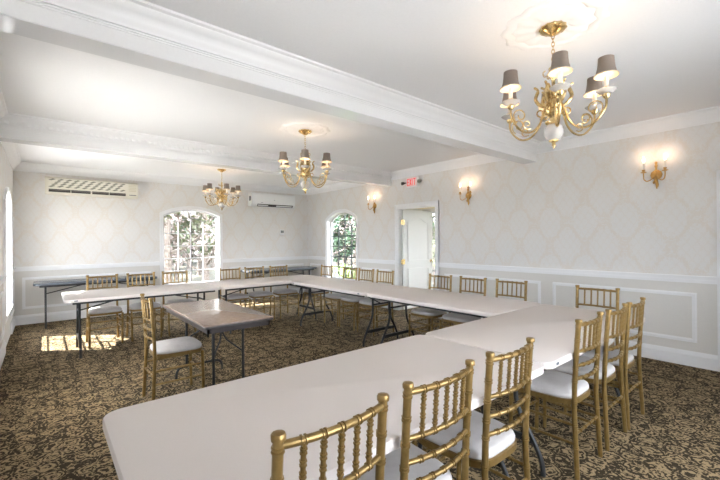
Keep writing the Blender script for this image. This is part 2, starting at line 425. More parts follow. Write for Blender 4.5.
# ------------------------------------------------------------------ doors
def casing(bm, f, u0, u1, z1, wd=.078, d=.024):
    for (p, q, z0, zz) in ((u0 - wd, u0, 0, z1 + wd), (u1, u1 + wd, 0, z1 + wd), (u0, u1, z1, z1 + wd)):
        prism(bm, [(p, z0), (q, z0), (q, zz), (p, zz)], -d*.6, 0, f)
    for (p, q, z0, zz) in ((u0 - wd, u0 - wd + .022, 0, z1 + wd), (u1 + wd - .022, u1 + wd, 0, z1 + wd), (u0 - wd, u1 + wd, z1 + wd - .022, z1 + wd)):
        prism(bm, [(p, z0), (q, z0), (q, zz), (p, zz)], -d, 0, f)
    for (p, q, z0, zz) in ((u0 - .001, u0 + .014, 0, z1), (u1 - .014, u1 + .001, 0, z1), (u0, u1, z1 - .014, z1)):
        prism(bm, [(p, z0), (q, z0), (q, zz), (p, zz)], -.004, TH + .004, f)
bm = bmesh.new(); casing(bm, fR, DOOR[0], DOOR[1], 2.06); struct('trim_12', bm, M['trim'], label='white door casing round the open door')
bm = bmesh.new(); casing(bm, fR, DOOR2[0], DOOR2[1], 2.06); struct('trim_13', bm, M['trim'], label='white door casing at the right edge of the view')
def door_leaf(idx, loc, ang, wd, label):
    """leaf in the local x-z plane, hinge at the origin, face towards -y"""
    root = bpy.data.objects.new('door_%d' % idx, None); COL.objects.link(root); root.location = loc; root.rotation_euler = (0, 0, ang); root['kind'] = 'structure'; root['label'] = label
    bm = bmesh.new(); bevbox(bm, 0, wd, -.02, .02, .01, 2.04, .003, 1)
    obj('door_slab', bm, M['door'], root)
    bm = bmesh.new()
    for sy in (-1, 1):
        fl = lambda u, z, d: (u, sy*(.02 + d), z)
        def ring(poly, w=.028):
            cx = sum(p[0] for p in poly)/len(poly); cz = sum(p[1] for p in poly)/len(poly)
            us = [p[0] for p in poly]; zs = [p[1] for p in poly]
            hx, hz = (max(us)-min(us))/2, (max(zs)-min(zs))/2; mx, mz = (max(us)+min(us))/2, (max(zs)+min(zs))/2
            ins = [(mx + (u-mx)*(hx-w)/hx, mz + (z-mz)*(hz-w)/hz) for u, z in poly]
            for i in range(len(poly)):
                j = (i+1) % len(poly)
                prism(bm, [poly[i], poly[j], ins[j], ins[i]], -.002, .015, fl)
        top = []
        n = 14
        for i in range(n + 1):
            tt = i / n; u = .13 + (wd - .26)*tt
            top.append((u, 1.80 + .10*(.5 - .5*math.cos(2*PI*tt))))
        ring([(.13, .98)] + top + [(wd - .13, .98)])
        ring([(.13, .22), (.13, .84), (wd - .13, .84), (wd - .13, .22)])
    obj('door_panel', bm, M['door'], root)
    bm = bmesh.new()
    for sy in (-1, 1):
        tube(bm, [(wd - .065, sy*.018, .97), (wd - .065, sy*.028, .97), (wd - .065, sy*.030, .97), (wd - .065, sy*.05, .97), (wd - .065, sy*.058, .97), (wd - .065, sy*.075, .97), (wd - .065, sy*.086, .97), (wd - .065, sy*.09, .97)], [.032, .032, .012, .012, .022, .028, .02, .006], 14)
    obj('door_knob', bm, M['brass'], root)
    for z in (.28, .98, 1.78):
        bm = bmesh.new(); quadbox(bm, .002, .045, -.0235, -.0195, z - .05, z + .05); quadbox(bm, -.06, -.004, -.0235, -.0195, z - .05, z + .05)
        tube(bm, [(0, -.028, z - .06), (0, -.028, z + .06)], .009, 8)
        obj('hinge', bm, M['brass'], root)
    return root
door_leaf(1, (XR + .075, DOOR[1] - .045, 0), math.radians(-1), .905, 'white panelled door standing open into the hallway')
door_leaf(2, (XR + .06, DOOR2[0] + .02, 0), math.radians(90), .81, 'closed white panelled door at the right end of the wall')

# hallway beyond the open door
HX0, HX1, HY0, HY1, HZ = XR + TH, 7.35, 3.4, 6.3, 2.2
bm = bmesh.new(); quadbox(bm, HX0, HX1 + .1, HY0 - .1, HY1 + .1, -.12, .001); struct('floor_hallway', bm, M['carpet'])
bm = bmesh.new(); quadbox(bm, HX0, HX1 + .1, HY0 - .1, HY1 + .1, HZ, HZ + .1); struct('ceiling_hallway', bm, noisy('warm lit hallway ceiling', (.66, .56, .38), (.62, .52, .35), 5, .8))  # warm lamplight put into the ceiling colour
bm = bmesh.new(); quadbox(bm, HX0, HX1 + .1, HY0 - .1, HY0, 0, HZ); struct('wall_hallway_near', bm, M['siding'])
bm = bmesh.new(); quadbox(bm, HX0, HX1 + .1, HY1, HY1 + .1, 0, HZ); struct('wall_hallway_far', bm, M['siding'])
_TH = TH; TH = .1
OH = (5.0, 6.15, .3, 2.1, 2.1)
fH = lambda u, z, d: (HX1 + d, u, z)
wall('wall_hallway_outer', fH, HY0, HY1, [OH, (3.7, 4.25, .3, 2.1, 2.1)], HZ).data.materials[0] = M['siding']
TH = _TH
for (p0, p1), nm in (((5.0, 6.15), 'window_7'), ((3.7, 4.25), 'window_8')):  # the second, unseen window is added to light the open door leaf
    bm = bmesh.new()
    for k in range(6):
        z = .3 + 1.8*k/5
        quadbox(bm, HX1 + .03, HX1 + .06, p0, p1, z - .012, z + .012)
    for k in range(6):
        y = p0 + (p1-p0)*k/5
        quadbox(bm, HX1 + .03, HX1 + .06, y - .012, y + .012, .3, 2.1)
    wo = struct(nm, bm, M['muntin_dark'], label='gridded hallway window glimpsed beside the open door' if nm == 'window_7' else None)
    bm = bmesh.new(); bm.faces.new([bm.verts.new(p) for p in ((HX1+.045, p0, .3), (HX1+.045, p1, .3), (HX1+.045, p1, 2.1), (HX1+.045, p0, 2.1))]); obj('pane', bm, M['glass_tint' if nm == 'window_7' else 'glass'], wo)
portal((HX1 + .12, 5.57, 1.2), 1.2, 1.8, (-1, 0, 0)); portal((HX1 + .12, 3.97, 1.2), .6, 1.8, (-1, 0, 0))

# ------------------------------------------------------------------ gilded bamboo-turned chairs
def bamboo(bm, pts, r, rings, seg=9, bump=.0032, caps=True):
    """tube along pts with pairs of raised rings at the given arc fractions"""
    pts = [Vector(p) for p in pts]; L = [0]
    for p, q in zip(pts[:-1], pts[1:]): L.append(L[-1] + (q-p).length)
    T = L[-1]
    def at(s):
        s = max(0, min(T, s))
        for i in range(len(pts)-1):
            if s <= L[i+1] + 1e-9: return pts[i].lerp(pts[i+1], (s-L[i])/max(1e-9, L[i+1]-L[i]))
        return pts[-1]
    st = [(s, r) for s in L]
    for g in rings:
        s0 = g*T
        for ds, k in ((-.0085, 0), (-.0076, 1), (-.0040, 1), (-.0026, -.3), (.0026, -.3), (.0040, 1), (.0076, 1), (.0085, 0)):
            if 0 < s0 + ds < T: st.append((s0 + ds, r + bump*k))
    st.sort(); tube(bm, [at(s) for s, _ in st], [q for _, q in st], seg, caps)
def seat_outline(grow=0, n=40):
    pts = []
    y0, y1 = .012, .405; e = 4.2
    for k in range(n):
        t = 2*PI*k/n; cx = math.copysign(abs(math.cos(t))**(2/e), math.cos(t)); cy = math.copysign(abs(math.sin(t))**(2/e), math.sin(t))
        y = (y0+y1)/2 + ((y1-y0)/2 + grow)*cy; h = .172 + (.205-.172)*(y-y0)/(y1-y0)
        pts.append((cx*(h + grow), y))
    return pts
def loops(bm, lst, closebot=True):
    R_ = [[bm.verts.new((x, y, z)) for x, y in o] for o, z in lst]
    for A, B in zip(R_[:-1], R_[1:]):
        n = len(A)
        for k in range(n):
            f = bm.faces.new((A[k], A[(k+1) % n], B[(k+1) % n], B[k])); f.smooth = True
    bm.faces.new(R_[0][::-1]); f = bm.faces.new(R_[-1]); f.smooth = True
def scale_out(o, s, yc=.21): return [(x*s, yc + (y-yc)*s) for x, y in o]
def build_chair():
    root = thing('chiavari_chair', 'x', 'chair')
    G = M['gold']
    bm = bmesh.new(); so = seat_outline(.008); loops(bm, [(so, .418), (so, .448)]); obj('seat_frame', bm, G, root)
    bm = bmesh.new(); o = seat_outline(0)
    loops(bm, [(scale_out(o, .97), .446), (scale_out(o, 1.005), .455), (scale_out(o, 1.012), .468), (scale_out(o, .985), .482), (scale_out(o, .9), .492), (scale_out(o, .7), .499), (scale_out(o, .4), .503), (scale_out(o, .12), .505)])
    cu = obj('seat', bm, M['seat'], root); cu['label'] = 'ivory padded seat cushion'
    TOP = .925
    def by(z): return -.030*max(0, (z-.45)/.5)**1.3 - .02*max(0, (.40-z)/.40)      # rear post line
    zs = [0, .1, .2, .3, .42, .55, .67, .78, .87, .945]
    for s in (-1, 1):
        bm = bmesh.new(); bamboo(bm, [(s*(.178 + .012*max(0, (.4-z)/.4)), by(z), z) for z in zs[:-1]] + [(s*.178, by(.93), .93)], .0146, [.20, .34, .485, .62, .70, .79, .885, .972])
        lathe_solid(bm, [(.0146, .928), (.019, .9285), (.0195, .932), (.0195, .942), (.017, .946), (.006, .948)], 10, (s*.178, by(.94), 0))
        obj('back_post', bm, G, root)
        bm = bmesh.new(); bamboo(bm, [(s*.192, .385, .43), (s*.19, .392, .2), (s*.187, .395, 0)], .0142, [.15, .35, .60, .82]); obj('leg', bm, G, root)
    def curve(z, bow=.028, n=12):
        out = []
        for i in range(n + 1):
            t = -1 + 2*i/n; out.append((t*.178, by(z) - bow*(1 - t*t), z))
        return out
    bm = bmesh.new(); bamboo(bm, curve(TOP - .012), .0115, [.18, .34, .5, .66, .82]); obj('top_rail', bm, G, root)
    for z, n in ((.752, 0), (.667, 1), (.588, 2)):
        bm = bmesh.new(); bamboo(bm, curve(z), .0098, [.18, .34, .5, .66, .82]); obj('back_rail', bm, G, root)
    for i in range(5):
        t = -.64 + .32*i; bow = .028*(1 - t*t)
        bm = bmesh.new(); p0 = Vector((t*.178, by(.752) - bow, .752)); p1 = Vector((t*.178, by(TOP-.012) - bow, TOP-.012))
        bamboo(bm, [p0, p1], .0075, [.2, .42, .62, .82], 8, .003); obj('spindle', bm, G, root)
    for s in (-1, 1):
        for z in (.315, .205):
            bm = bmesh.new(); bamboo(bm, [(s*.185, by(z), z), (s*.19, .39, z)], .0085, [.2, .4, .6, .8], 8, .003); obj('stretcher', bm, G, root)
    for z in (.33, .235):
        bm = bmesh.new(); bamboo(bm, [(-.19, .39, z), (.19, .39, z)], .0085, [.2, .4, .6, .8], 8, .003); obj('stretcher', bm, G, root)
    bm = bmesh.new(); bamboo(bm, [(-.183, by(.26), .26), (.183, by(.26), .26)], .0085, [.2, .4, .6, .8], 8, .003); obj('stretcher', bm, G, root)
    return root
CH = build_chair(); used = [0]
def chair(x, y, rz, label, group):
    r = CH if not used[0] else copy_tree(CH); used[0] = 1
    r.location = (x, y, 0); r.rotation_euler = (0, 0, rz); r['label'] = label; r['group'] = group
    return r
g1 = 'gold chairs along the near table row'
NR = 'gold bamboo-turned chair with ivory seat, '
chair(.62, .875, 0, 'gold bamboo chair closest to the camera, only its upper back showing', g1)
chair(1.105, .89, 0, 'gold bamboo chair at the near table edge, second from the corner closest the camera', g1)
chair(1.615, .895, 0, 'gold bamboo chair at the near table, beside the seam of the two white table tops', g1)
chair(2.59, .905, 0, 'gold bamboo chair nearest of the trio past the table seam, its whole ivory seat showing', g1)
chair(3.085, .90, 0, 'middle gold bamboo chair of the trio seen edge-on at the far near-row table', g1)
chair(3.52, .895, 0, 'gold bamboo chair of the trio standing nearest the bare right wall panel', g1)
chair(.72, 3.76, -PI/2, 'lone gold bamboo chair pulled up to the small brown table', 'gold chair at the brown table')
g2 = 'gold chairs along the right wall table row'
for y, x, lab in ((1.36, 4.178, 'gold chair at the end of the near table row, before the larger wall panel moulding'),
               (2.26, 4.185, 'gold chair along the right wall row, nearest to the end of the near table row'),
               (2.765, 4.165, 'gold chair in front of the smaller wall panel, second along the right wall row'),
               (3.275, 4.16, 'gold chair standing in front of the gap beside the open door knob'),
               (4.35, 4.14, 'gold chair backed by the wall between the open door and the dark-barred window'),
               (4.79, 4.12, 'gold chair just past the window edge on the side of the open door'),
               (5.222, 4.12, 'gold chair in front of the hedge in the dark-barred window'),
               (6.05, 4.20, 'gold chair at the table corner, beside the left jamb of the dark-barred window')):
    chair(x, y, PI/2, lab, g2)
g3 = 'gold chairs along the back table row'
for x, lab in ((.655, 'gold chair standing in the sun patch behind the back table row'),
               (1.15, 'gold chair on the back table row, between the sun patch chair and the window chair'),
               (1.635, 'gold chair in front of the white arched window in the back wall'),
               (2.54, 'gold chair just right of the white arched back window'),
               (3.0, 'gold chair between two others under the white wall air conditioner side'),
               (3.50, 'gold chair on the back row in front of the dark table beneath the thermostat')):
    chair(x, 6.615, PI, lab, g3)

# ------------------------------------------------------------------ folding tables
def rrect(hx, hy, r, n=6):
    out = []
    for (sx, sy, a0) in ((1, 1, 0), (-1, 1, PI/2), (-1, -1, PI), (1, -1, 1.5*PI)):
        for i in range(n + 1):
            t = a0 + PI/2*i/n; out.append((sx*(hx - r) + r*math.cos(t), sy*(hy - r) + r*math.sin(t)))
    return out
def slab(bm, hx, hy, r, z0, z1, ro=.008):
    def lp(d): return rrect(hx - d, hy - d, max(.003, r - d))
    lst = [(lp(.004), z0), (lp(0), z0 + .004), (lp(0), z1 - ro), (lp(ro*.3), z1 - ro*.3), (lp(ro), z1)]
    loops(bm, lst)
    for f in bm.faces:
        f.smooth = False
def folding_table(name, label, cx, cy, rz, L, W, top, group, edge=(), inset=(.16, .16), T=.745):
    root = thing(name, label, 'table', (cx, cy, 0), rz, group)
    hx, hy = L/2, W/2
    bm = bmesh.new(); slab(bm, hx, hy, .07, T - .042, T, .010); tp = obj('tabletop', bm, top, root)
    if edge:
        bm = bmesh.new(); s_ = .012
        for sx, sy in edge:
            quadbox(bm, sx*(hx - .11) - .018, sx*(hx - .11) + .018, sy*hy - .0008, sy*hy + .0015, T - .03, T - .014)
        e = obj('edge_badge', bm, M['screen'], tp); e['label'] = 'small dark maker badge on the white edge'
    for s in (-1, 1):
        bm = bmesh.new(); bevbox(bm, -hx + .08, hx - .08, s*(hy - .07) - .014, s*(hy - .07) + .014, T - .072, T - .041, .003, 1); obj('side_rail', bm, M['steel'], root)
    for e in (-1, 1):
        x = e*(hx - inset[(e + 1)//2])
        for s in (-1, 1):
            bm = bmesh.new()
            pts = smooth_path([(x, s*.155, T - .045), (x, s*.155, .55), (x, s*.157, .42), (x, s*.19, .32), (x, s*.265, .19), (x, s*.315, .08), (x, s*.325, 0)], 5)
            tube(bm, pts, .0145, 10); obj('leg', bm, M['steel'], root)
        bm = bmesh.new(); bevbox(bm, x - .010, x + .010, -.268, .268, .165, .205, .003, 1); obj('crossbar', bm, M['steel'], root)
        bm = bmesh.new(); tube(bm, [(x, -.155, .54), (x, .155, .54)], .011, 8); obj('crossbar', bm, M['steel'], root)
        bm = bmesh.new(); tube(bm, [(x, -hy + .08, T - .06), (x, hy - .08, T - .06)], .013, 8); obj('crossbar', bm, M['steel'], root)
        bm = bmesh.new(); tube(bm, [(x, 0, .54), (x - e*.64, 0, T - .055)], .0085, 8)
        tube(bm, [(x - e*.64, -hy + .08, T - .055), (x - e*.64, hy - .08, T - .055)], .009, 8); obj('brace', bm, M['steel'], root)
    return root
gt = 'white folding tables set in a square'
W_ = .90
folding_table('folding_table', 'large white folding table top closest to the camera, its rounded corner over the carpet', 1.127, 1.36, 0, 1.915, W_, M['plastic'], gt, (), (.16, .16))
folding_table('folding_table', 'white folding table between the near table and the right wall row', 3.05, 1.36, 0, 1.915, W_, M['plastic'], gt, [(-1, -1)], (.20, .2625))
folding_table('folding_table', 'white folding table in the right wall row, adjoining the near row', 3.595, 2.745, PI/2, 1.85, W_, M['plastic'], gt, ())
folding_table('folding_table', 'white folding table in the right wall row, adjoining the back row corner', 3.595, 4.63, PI/2, 1.90, W_, M['plastic'], gt, [(-1, 1), (1, 1)], (.16, .13))
folding_table('folding_table', 'white folding table of the back row with its free end by the sun patch', 1.10, 6.055, 0, 1.84, .92, M['plastic'], gt, [(-1, -1)])
folding_table('folding_table', 'white folding table of the back row at the far corner of the square', 3.03, 6.055, 0, 1.99, .92, M['plastic'], gt, (), (.16, .268))
gd = 'dark folding tables against the back wall'
folding_table('folding_table', 'dark slate folding table against the back wall under the old cream air conditioner', .78, 8.42, 0, 1.84, .6, M['darktop'], gd)
folding_table('folding_table', 'dark slate folding table against the back wall under the thermostat', 4.46, 8.42, 0, 1.86, .6, M['darktop'], gd)

# small brown table in the middle
T = .745
root = thing('folding_table', 'small brown laminate folding table inside the square of white tables', 'table', (1.28, 3.79, 0), 0)
hx, hy = .302, .70
bm = bmesh.new(); slab(bm, hx, hy, .02, T - .014, T, .003); obj('tabletop', bm, M['walnut'], root)
bm = bmesh.new(); slab(bm, hx - .001, hy - .001, .02, T - .03, T - .0135, .003); obj('edge_band', bm, M['walnut_edge'], root)
bm = bmesh.new()
quadbox(bm, -hx + .03, hx - .03, -hy + .03, -hy + .05, T - .075, T - .028); quadbox(bm, -hx + .03, hx - .03, hy - .05, hy - .03, T - .075, T - .028)
quadbox(bm, -hx + .03, -hx + .05, -hy + .03, hy - .03, T - .075, T - .028); quadbox(bm, hx - .05, hx - .03, -hy + .03, hy - .03, T - .075, T - .028)
obj('apron', bm, M['walnut_edge'], root)
for e, yy in ((-1, -.40), (1, .42)):
    for s in (-1, 1):
        bm = bmesh.new(); tube(bm, [(s*.135, yy, T - .03), (s*.135, yy, .11)], .0125, 10); obj('leg', bm, M['steel'], root)
    bm = bmesh.new(); tube(bm, smooth_path([(-.235, yy, 0), (-.232, yy, .06), (-.20, yy, .105), (-.12, yy, .115), (.12, yy, .115), (.20, yy, .105), (.232, yy, .06), (.235, yy, 0)], 5), .0125, 10); obj('foot_bar', bm, M['steel'], root)
    bm = bmesh.new(); tube(bm, [(s*.135, yy, .40) if 0 else (.135, yy, .40), (.03, yy - e*.13, .50), (0, yy - e*.18, .58), (0, yy - e*.36, T - .06)], .008, 8)
    tube(bm, [(-.135, yy, .40), (-.03, yy - e*.13, .50), (0, yy - e*.18, .58)], .008, 8); quadbox(bm, -hx + .05, hx - .05, yy - e*.36 - .012, yy - e*.36 + .012, T - .075, T - .031)
    obj('brace', bm, M['steel'], root)
    bm = bmesh.new(); tube(bm, [(-.135, yy, T - .045), (.135, yy, T - .045)], .012, 8); quadbox(bm, -hx + .05, hx - .05, yy - .012, yy + .012, T - .055, T - .029); obj('crossbar', bm, M['steel'], root)

# ------------------------------------------------------------------ chandeliers
def spiral(c, r0, r1, a0, a1, n, plane):
    out = []
    for i in range(n + 1):
        t = i/n; r = r0 + (r1-r0)*t; q = a0 + (a1-a0)*t; out.append(plane(c[0] + r*math.cos(q), c[1] + r*math.sin(q)))
    return out
def chandelier(label, x, y, rot, zt=ZC):
    """six arms; heights measured down from the ceiling"""
    root = thing('chandelier', label, 'chandelier', (x, y, 0), rot, 'brass six-arm chandeliers')
    bm = bmesh.new(); lathe_solid(bm, [(.02, zt - .062), (.03, zt - .055), (.045, zt - .045), (.068, zt - .035), (.08, zt - .022), (.078, zt - .012), (.06, zt - .010), (.05, zt)], 24, wob=lambda q, r: 1 + (.05*math.cos(12*q) if r > .06 else 0)); obj('canopy', bm, M['brass'], root)
    bm = bmesh.new(); z = zt - .06; k = 0
    while z > 2.545:
        pts = []
        for i in range(12):
            q = 2*PI*i/12; h = .009*math.cos(q); v = .017*math.sin(q)
            pts.append((h, 0, z - .012 + v) if k % 2 else (0, h, z - .012 + v))
        tube(bm, pts, .0026, 6, closed=True); z -= .024; k += 1
    obj('chain', bm, M['brass'], root)
    bm = bmesh.new()
    lathe_solid(bm, [(.004, 2.55), (.012, 2.545), (.018, 2.53), (.010, 2.515), (.012, 2.48), (.022, 2.465), (.012, 2.45), (.010, 2.40), (.026, 2.385), (.034, 2.365), (.02, 2.345), (.022, 2.33), (.045, 2.315), (.05, 2.29), (.04, 2.265), (.052, 2.25), (.048, 2.23), (.025, 2.21), (.018, 2.17), (.026, 2.155), (.022, 2.145)], 18)
    obj('column', bm, M['brass'], root)
    # leafy crowns round the column
    bm = bmesh.new()
    for k in range(6):
        q = 2*PI*(k + .5)/6
        P = lambda r, z: (r*math.cos(q), r*math.sin(q), z)
        tube(bm, smooth_path([P(.03, 2.27), P(.075, 2.29), P(.105, 2.335), P(.09, 2.39), P(.115, 2.415)], 4), [.008]*4 + [.011]*4 + [.012]*4 + [.008]*4 + [.003], 6)
        tube(bm, smooth_path([P(.03, 2.31), P(.055, 2.345), P(.05, 2.39), P(.075, 2.41)], 4), [.009]*4 + [.010]*4 + [.007]*4 + [.003], 6)
        tube(bm, spiral((.075, 2.245), .035, .008, PI*.9, PI*3.2, 14, lambda r, z: P(r, z)), .005, 6)
        tube(bm, smooth_path([P(.02, 2.49), P(.05, 2.475), P(.06, 2.50), P(.045, 2.515)], 4), .004, 5)
    obj('leaf_crown', bm, M['brass'], root)
    bm = bmesh.new(); lathe_solid(bm, [(.02, 2.165), (.04, 2.158), (.054, 2.138), (.058, 2.112), (.053, 2.084), (.038, 2.064), (.022, 2.056)], 18, wob=lambda q, r: 1 + .02*math.cos(9*q)); obj('crystal_globe', bm, M['crystal'], root)
    bm = bmesh.new(); lathe_solid(bm, [(.03, 2.061), (.028, 2.052), (.012, 2.045), (.010, 2.035), (.014, 2.027), (.008, 2.017), (.003, 2.004)], 14); obj('finial', bm, M['brass'], root)
    for k in range(6):
        q = 2*PI*k/6
        P = lambda r, z: (r*math.cos(q), r*math.sin(q), z)
        bm = bmesh.new()
        tube(bm, smooth_path([P(.045, 2.30), P(.07, 2.24), P(.095, 2.165), P(.15, 2.108), P(.215, 2.105), P(.27, 2.15), P(.298, 2.20), P(.300, 2.255)], 5), .0065, 8)
        tube(bm, spiral((.235, 2.205), .052, .012, -PI*.35, PI*2.1, 18, lambda r, z: P(r, z)), .0042, 6)
        tube(bm, spiral((.185, 2.155), .034, .008, -PI*.7, PI*1.6, 14, lambda r, z: P(r, z)), .0038, 6)
        arm = obj('arm', bm, M['brass'], root)
        c_ = P(.300, -.03)
        bm = bmesh.new(); lathe_solid(bm, [(.006, 2.268), (.018, 2.28), (.022, 2.295), (.012, 2.302), (.013, 2.318), (.022, 2.33), (.02, 2.338)], 12, c_); obj('candle_cup', bm, M['brass'], arm)
        bm = bmesh.new(); lathe(bm, [(.018, 2.300), (.04, 2.306), (.056, 2.320), (.053, 2.323), (.04, 2.311), (.018, 2.306)], 18, c_, wob=lambda a_, r: 1 + .06*math.cos(8*a_)); obj('crystal_dish', bm, M['crystal'], arm)
        bm = bmesh.new(); lathe_solid(bm, [(.0125, 2.335), (.0125, 2.412)], 12, c_); obj('candle_sleeve', bm, M['candle'], arm)
        bm = bmesh.new(); lathe_solid(bm, [(.008, 2.412), (.013, 2.425), (.015, 2.438), (.009, 2.458), (.003, 2.470)], 10, c_); obj('bulb', bm, M['bulb'], arm)
        bm = bmesh.new(); lathe(bm, [(.063, 2.405), (.054, 2.420), (.047, 2.445), (.043, 2.475), (.041, 2.51)], 20, c_)
        sh = obj('lamp_shade', bm, M['shade'], arm)
        bm = bmesh.new(); lathe(bm, [(.0615, 2.4055), (.0525, 2.420), (.0455, 2.445), (.0415, 2.475), (.0395, 2.51)], 20, c_); obj('shade_lining', bm, M['shade_in'], sh)
        bm = bmesh.new(); lathe(bm, [(.0638, 2.402), (.0645, 2.405), (.063, 2.411), (.0605, 2.411), (.0615, 2.402)], 20, c_); obj('shade_trim', bm, M['shade_in'], sh)
        l = bpy.data.lights.new('bulb_light', 'POINT'); l.energy = BULB_W; l.color = (1, .78, .52); l.shadow_soft_size = .015
        lo = bpy.data.objects.new('bulb_light', l); COL.objects.link(lo); lo.parent = arm; lo.location = P(.300, 2.448)
    return root
def medallion(label, x, y):
    bm = bmesh.new()
    n = 48; prof = [(.0, -.012), (.07, -.014), (.09, -.006), (.12, -.016), (.20, -.012), (.235, -.005), (.25, -.014), (.285, -.012), (.30, -.004), (.305, 0)]
    rings = []
    for (r, z) in prof[1:]:
        rings.append([bm.verts.new((x + r*(1 + (.05*math.cos(12*2*PI*k/n) if r > .22 else 0))*math.cos(2*PI*k/n), y + r*(1 + (.05*math.cos(12*2*PI*k/n) if r > .22 else 0))*math.sin(2*PI*k/n), ZC + z*(1 + (.5*math.cos(12*2*PI*k/n) if .1 < r < .22 else 0)))) for k in range(n)])
    for A, B in zip(rings[:-1], rings[1:]):
        for k in range(n): bm.faces.new((A[k], A[(k+1) % n], B[(k+1) % n], B[k])).smooth = True
    bm.faces.new(rings[0])
    o = obj('ceiling_medallion', bm, M['ceiling']); tag(o, label, 'ceiling medallion', 'plaster ceiling medallions')
CF = math.atan2(-.766, -.643)      # towards the camera
chandelier('large brass six-arm chandelier closest to the camera, in front of the near beam', 2.53, 1.06, math.atan2(-1.06, -2.55) + .12)
chandelier('brass six-arm chandelier hanging between the two ceiling beams', 2.50, 4.03, math.atan2(-3.99, -2.52) + .0)
chandelier('smallest looking brass chandelier, beyond the far beam by the arched back window', 2.60, 7.18, math.atan2(-7.18, -2.60) + .28)
medallion('plaster ceiling medallion above the chandelier closest to the camera', 2.53, 1.06)
medallion('plaster ceiling medallion above the chandelier between the beams', 2.50, 4.03)
medallion('plaster ceiling medallion above the chandelier beyond the far beam', 2.60, 7.18)

# ------------------------------------------------------------------ wall sconces (local: +x along the wall, +y out into the room)
def sconce(label, y, z0):
    root = thing('wall_sconce', label, 'wall sconce', (XR, y, z0), PI/2, 'twin candle brass wall sconces')
    G = M['oldbrass']
    bm = bmesh.new()
    t_ = bmesh.new(); lathe_solid(t_, [(.058, 0), (.056, .008), (.048, .014), (.03, .018), (.018, .03), (.006, .034)], 20, wob=lambda q, r: 1 + .03*math.cos(10*q))
    merge(bm, t_, Matrix.Translation((0, 0, 0)) @ Matrix.Rotation(-PI/2, 4, 'X') @ Matrix.Scale(1.0, 4))
    obj('backplate', bm, G, root)
    bm = bmesh.new(); lathe_solid(bm, [(.012, .03), (.017, .05), (.010, .065), (.013, .09), (.018, .105), (.010, .118), (.012, .13), (.016, .142), (.004, .155)], 12, (0, .016, 0)); obj('finial', bm, G, root)
    bm = bmesh.new()
    for sx, L_ in ((-.35, .145), (.5, .105)):
        tube(bm, smooth_path([(0, .016, -.03), (sx*.02, .018, -.08), (sx*.045, .018, -L_*.8), (sx*.04, .016, -L_)], 4), [.014, .014, .014, .014, .013, .013, .012, .012, .011, .01, .009, .008, .005], 7)
    tube(bm, smooth_path([(0, .016, -.03), (-.004, .022, -.1), (-.008, .018, -.165)], 4), [.013, .013, .013, .013, .012, .01, .009, .008, .005], 7)
    obj('tassel', bm, G, root)
    for s in (-1, 1):
        bm = bmesh.new(); tube(bm, smooth_path([(s*.012, .03, -.01), (s*.035, .06, -.055), (s*.07, .085, -.075), (s*.095, .10, -.055), (s*.10, .10, -.01), (s*.10, .10, .03)], 5), .0065, 8)
        arm = obj('arm', bm, G, root); c_ = (s*.10, .10, 0)
        bm = bmesh.new(); lathe_solid(bm, [(.006, .018), (.03, .028), (.031, .033), (.012, .035), (.014, .048), (.018, .058), (.016, .062)], 14, c_); obj('candle_cup', bm, G, arm)
        bm = bmesh.new(); lathe_solid(bm, [(.0115, .06), (.0115, .145)], 10, c_); obj('candle_sleeve', bm, M['candle'], arm)
        bm = bmesh.new(); lathe_solid(bm, [(.007, .145), (.013, .16), (.014, .175), (.008, .2), (.002, .215)], 10, c_); obj('bulb', bm, M['bulb'], arm)
        l = bpy.data.lights.new('bulb_light', 'POINT'); l.energy = SCONCE_W; l.color = (1, .64, .42); l.shadow_soft_size = .02
        lo = bpy.data.objects.new('bulb_light', l); COL.objects.link(lo); lo.parent = arm; lo.location = (s*.10, .10, .235)
sconce('twin candle brass sconce on the right wall, the one nearest the camera', 1.15, 2.165)
sconce('twin candle brass sconce on the wall just right of the open door', 3.70, 2.165)
sconce('twin candle brass sconce on the wall between the dark-barred window and the door', 6.06, 2.165)

# ------------------------------------------------------------------ exit sign (local: +x along the wall towards the camera, y into the wall)
root = thing('exit_sign', 'lit red exit sign with two lamp heads above the open door', 'exit sign', (XR, 4.945, 2.545), -PI/2)
bm = bmesh.new(); bevbox(bm, -.14, .14, -.045, 0, -.095, .095, .006, 2); obj('housing', bm, M['white'], root)
bm = bmesh.new(); quadbox(bm, -.128, .128, -.047, -.0445, -.083, .083); obj('sign_face', bm, M['signface'], root)
bm = bmesh.new(); y0, y1 = -.0495, -.0465
def bar(x0, x1, z0, z1): quadbox(bm, x0, x1, y0, y1, z0, z1)
H_ = .066; wS = .013
bar(-.115, -.115 + wS, -H_, H_)
for z in (-H_, -wS/2, H_ - wS): bar(-.115, -.062, z, z + wS)
for sg in (1, -1): prism(bm, [(-.054, sg*H_), (-.039, sg*H_), (-.001, -sg*H_), (-.016, -sg*H_)], y0, y1, lambda u, v, d: (u, d, v))
bar(.012, .012 + wS, -H_, H_)
bar(.04, .112, H_ - wS, H_); bar(.0695, .0695 + wS, -H_, H_)
obj('lettering', bm, M['signred'], root)
for s, mt_ in ((-1, M['ac_dark']), (1, M['ac_grey'])):
    bm = bmesh.new(); tube(bm, [(s*.14, -.025, 0), (s*.175, -.03, .0), (s*.19, -.04, 0)], .012, 8)
    tube(bm, [(s*.20, -.03, .0), (s*.205, -.05, -.003), (s*.215, -.085, -.012), (s*.217, -.092, -.013)], [.018, .026, .034, .032], 14); obj('lamp_head', bm, mt_, root)

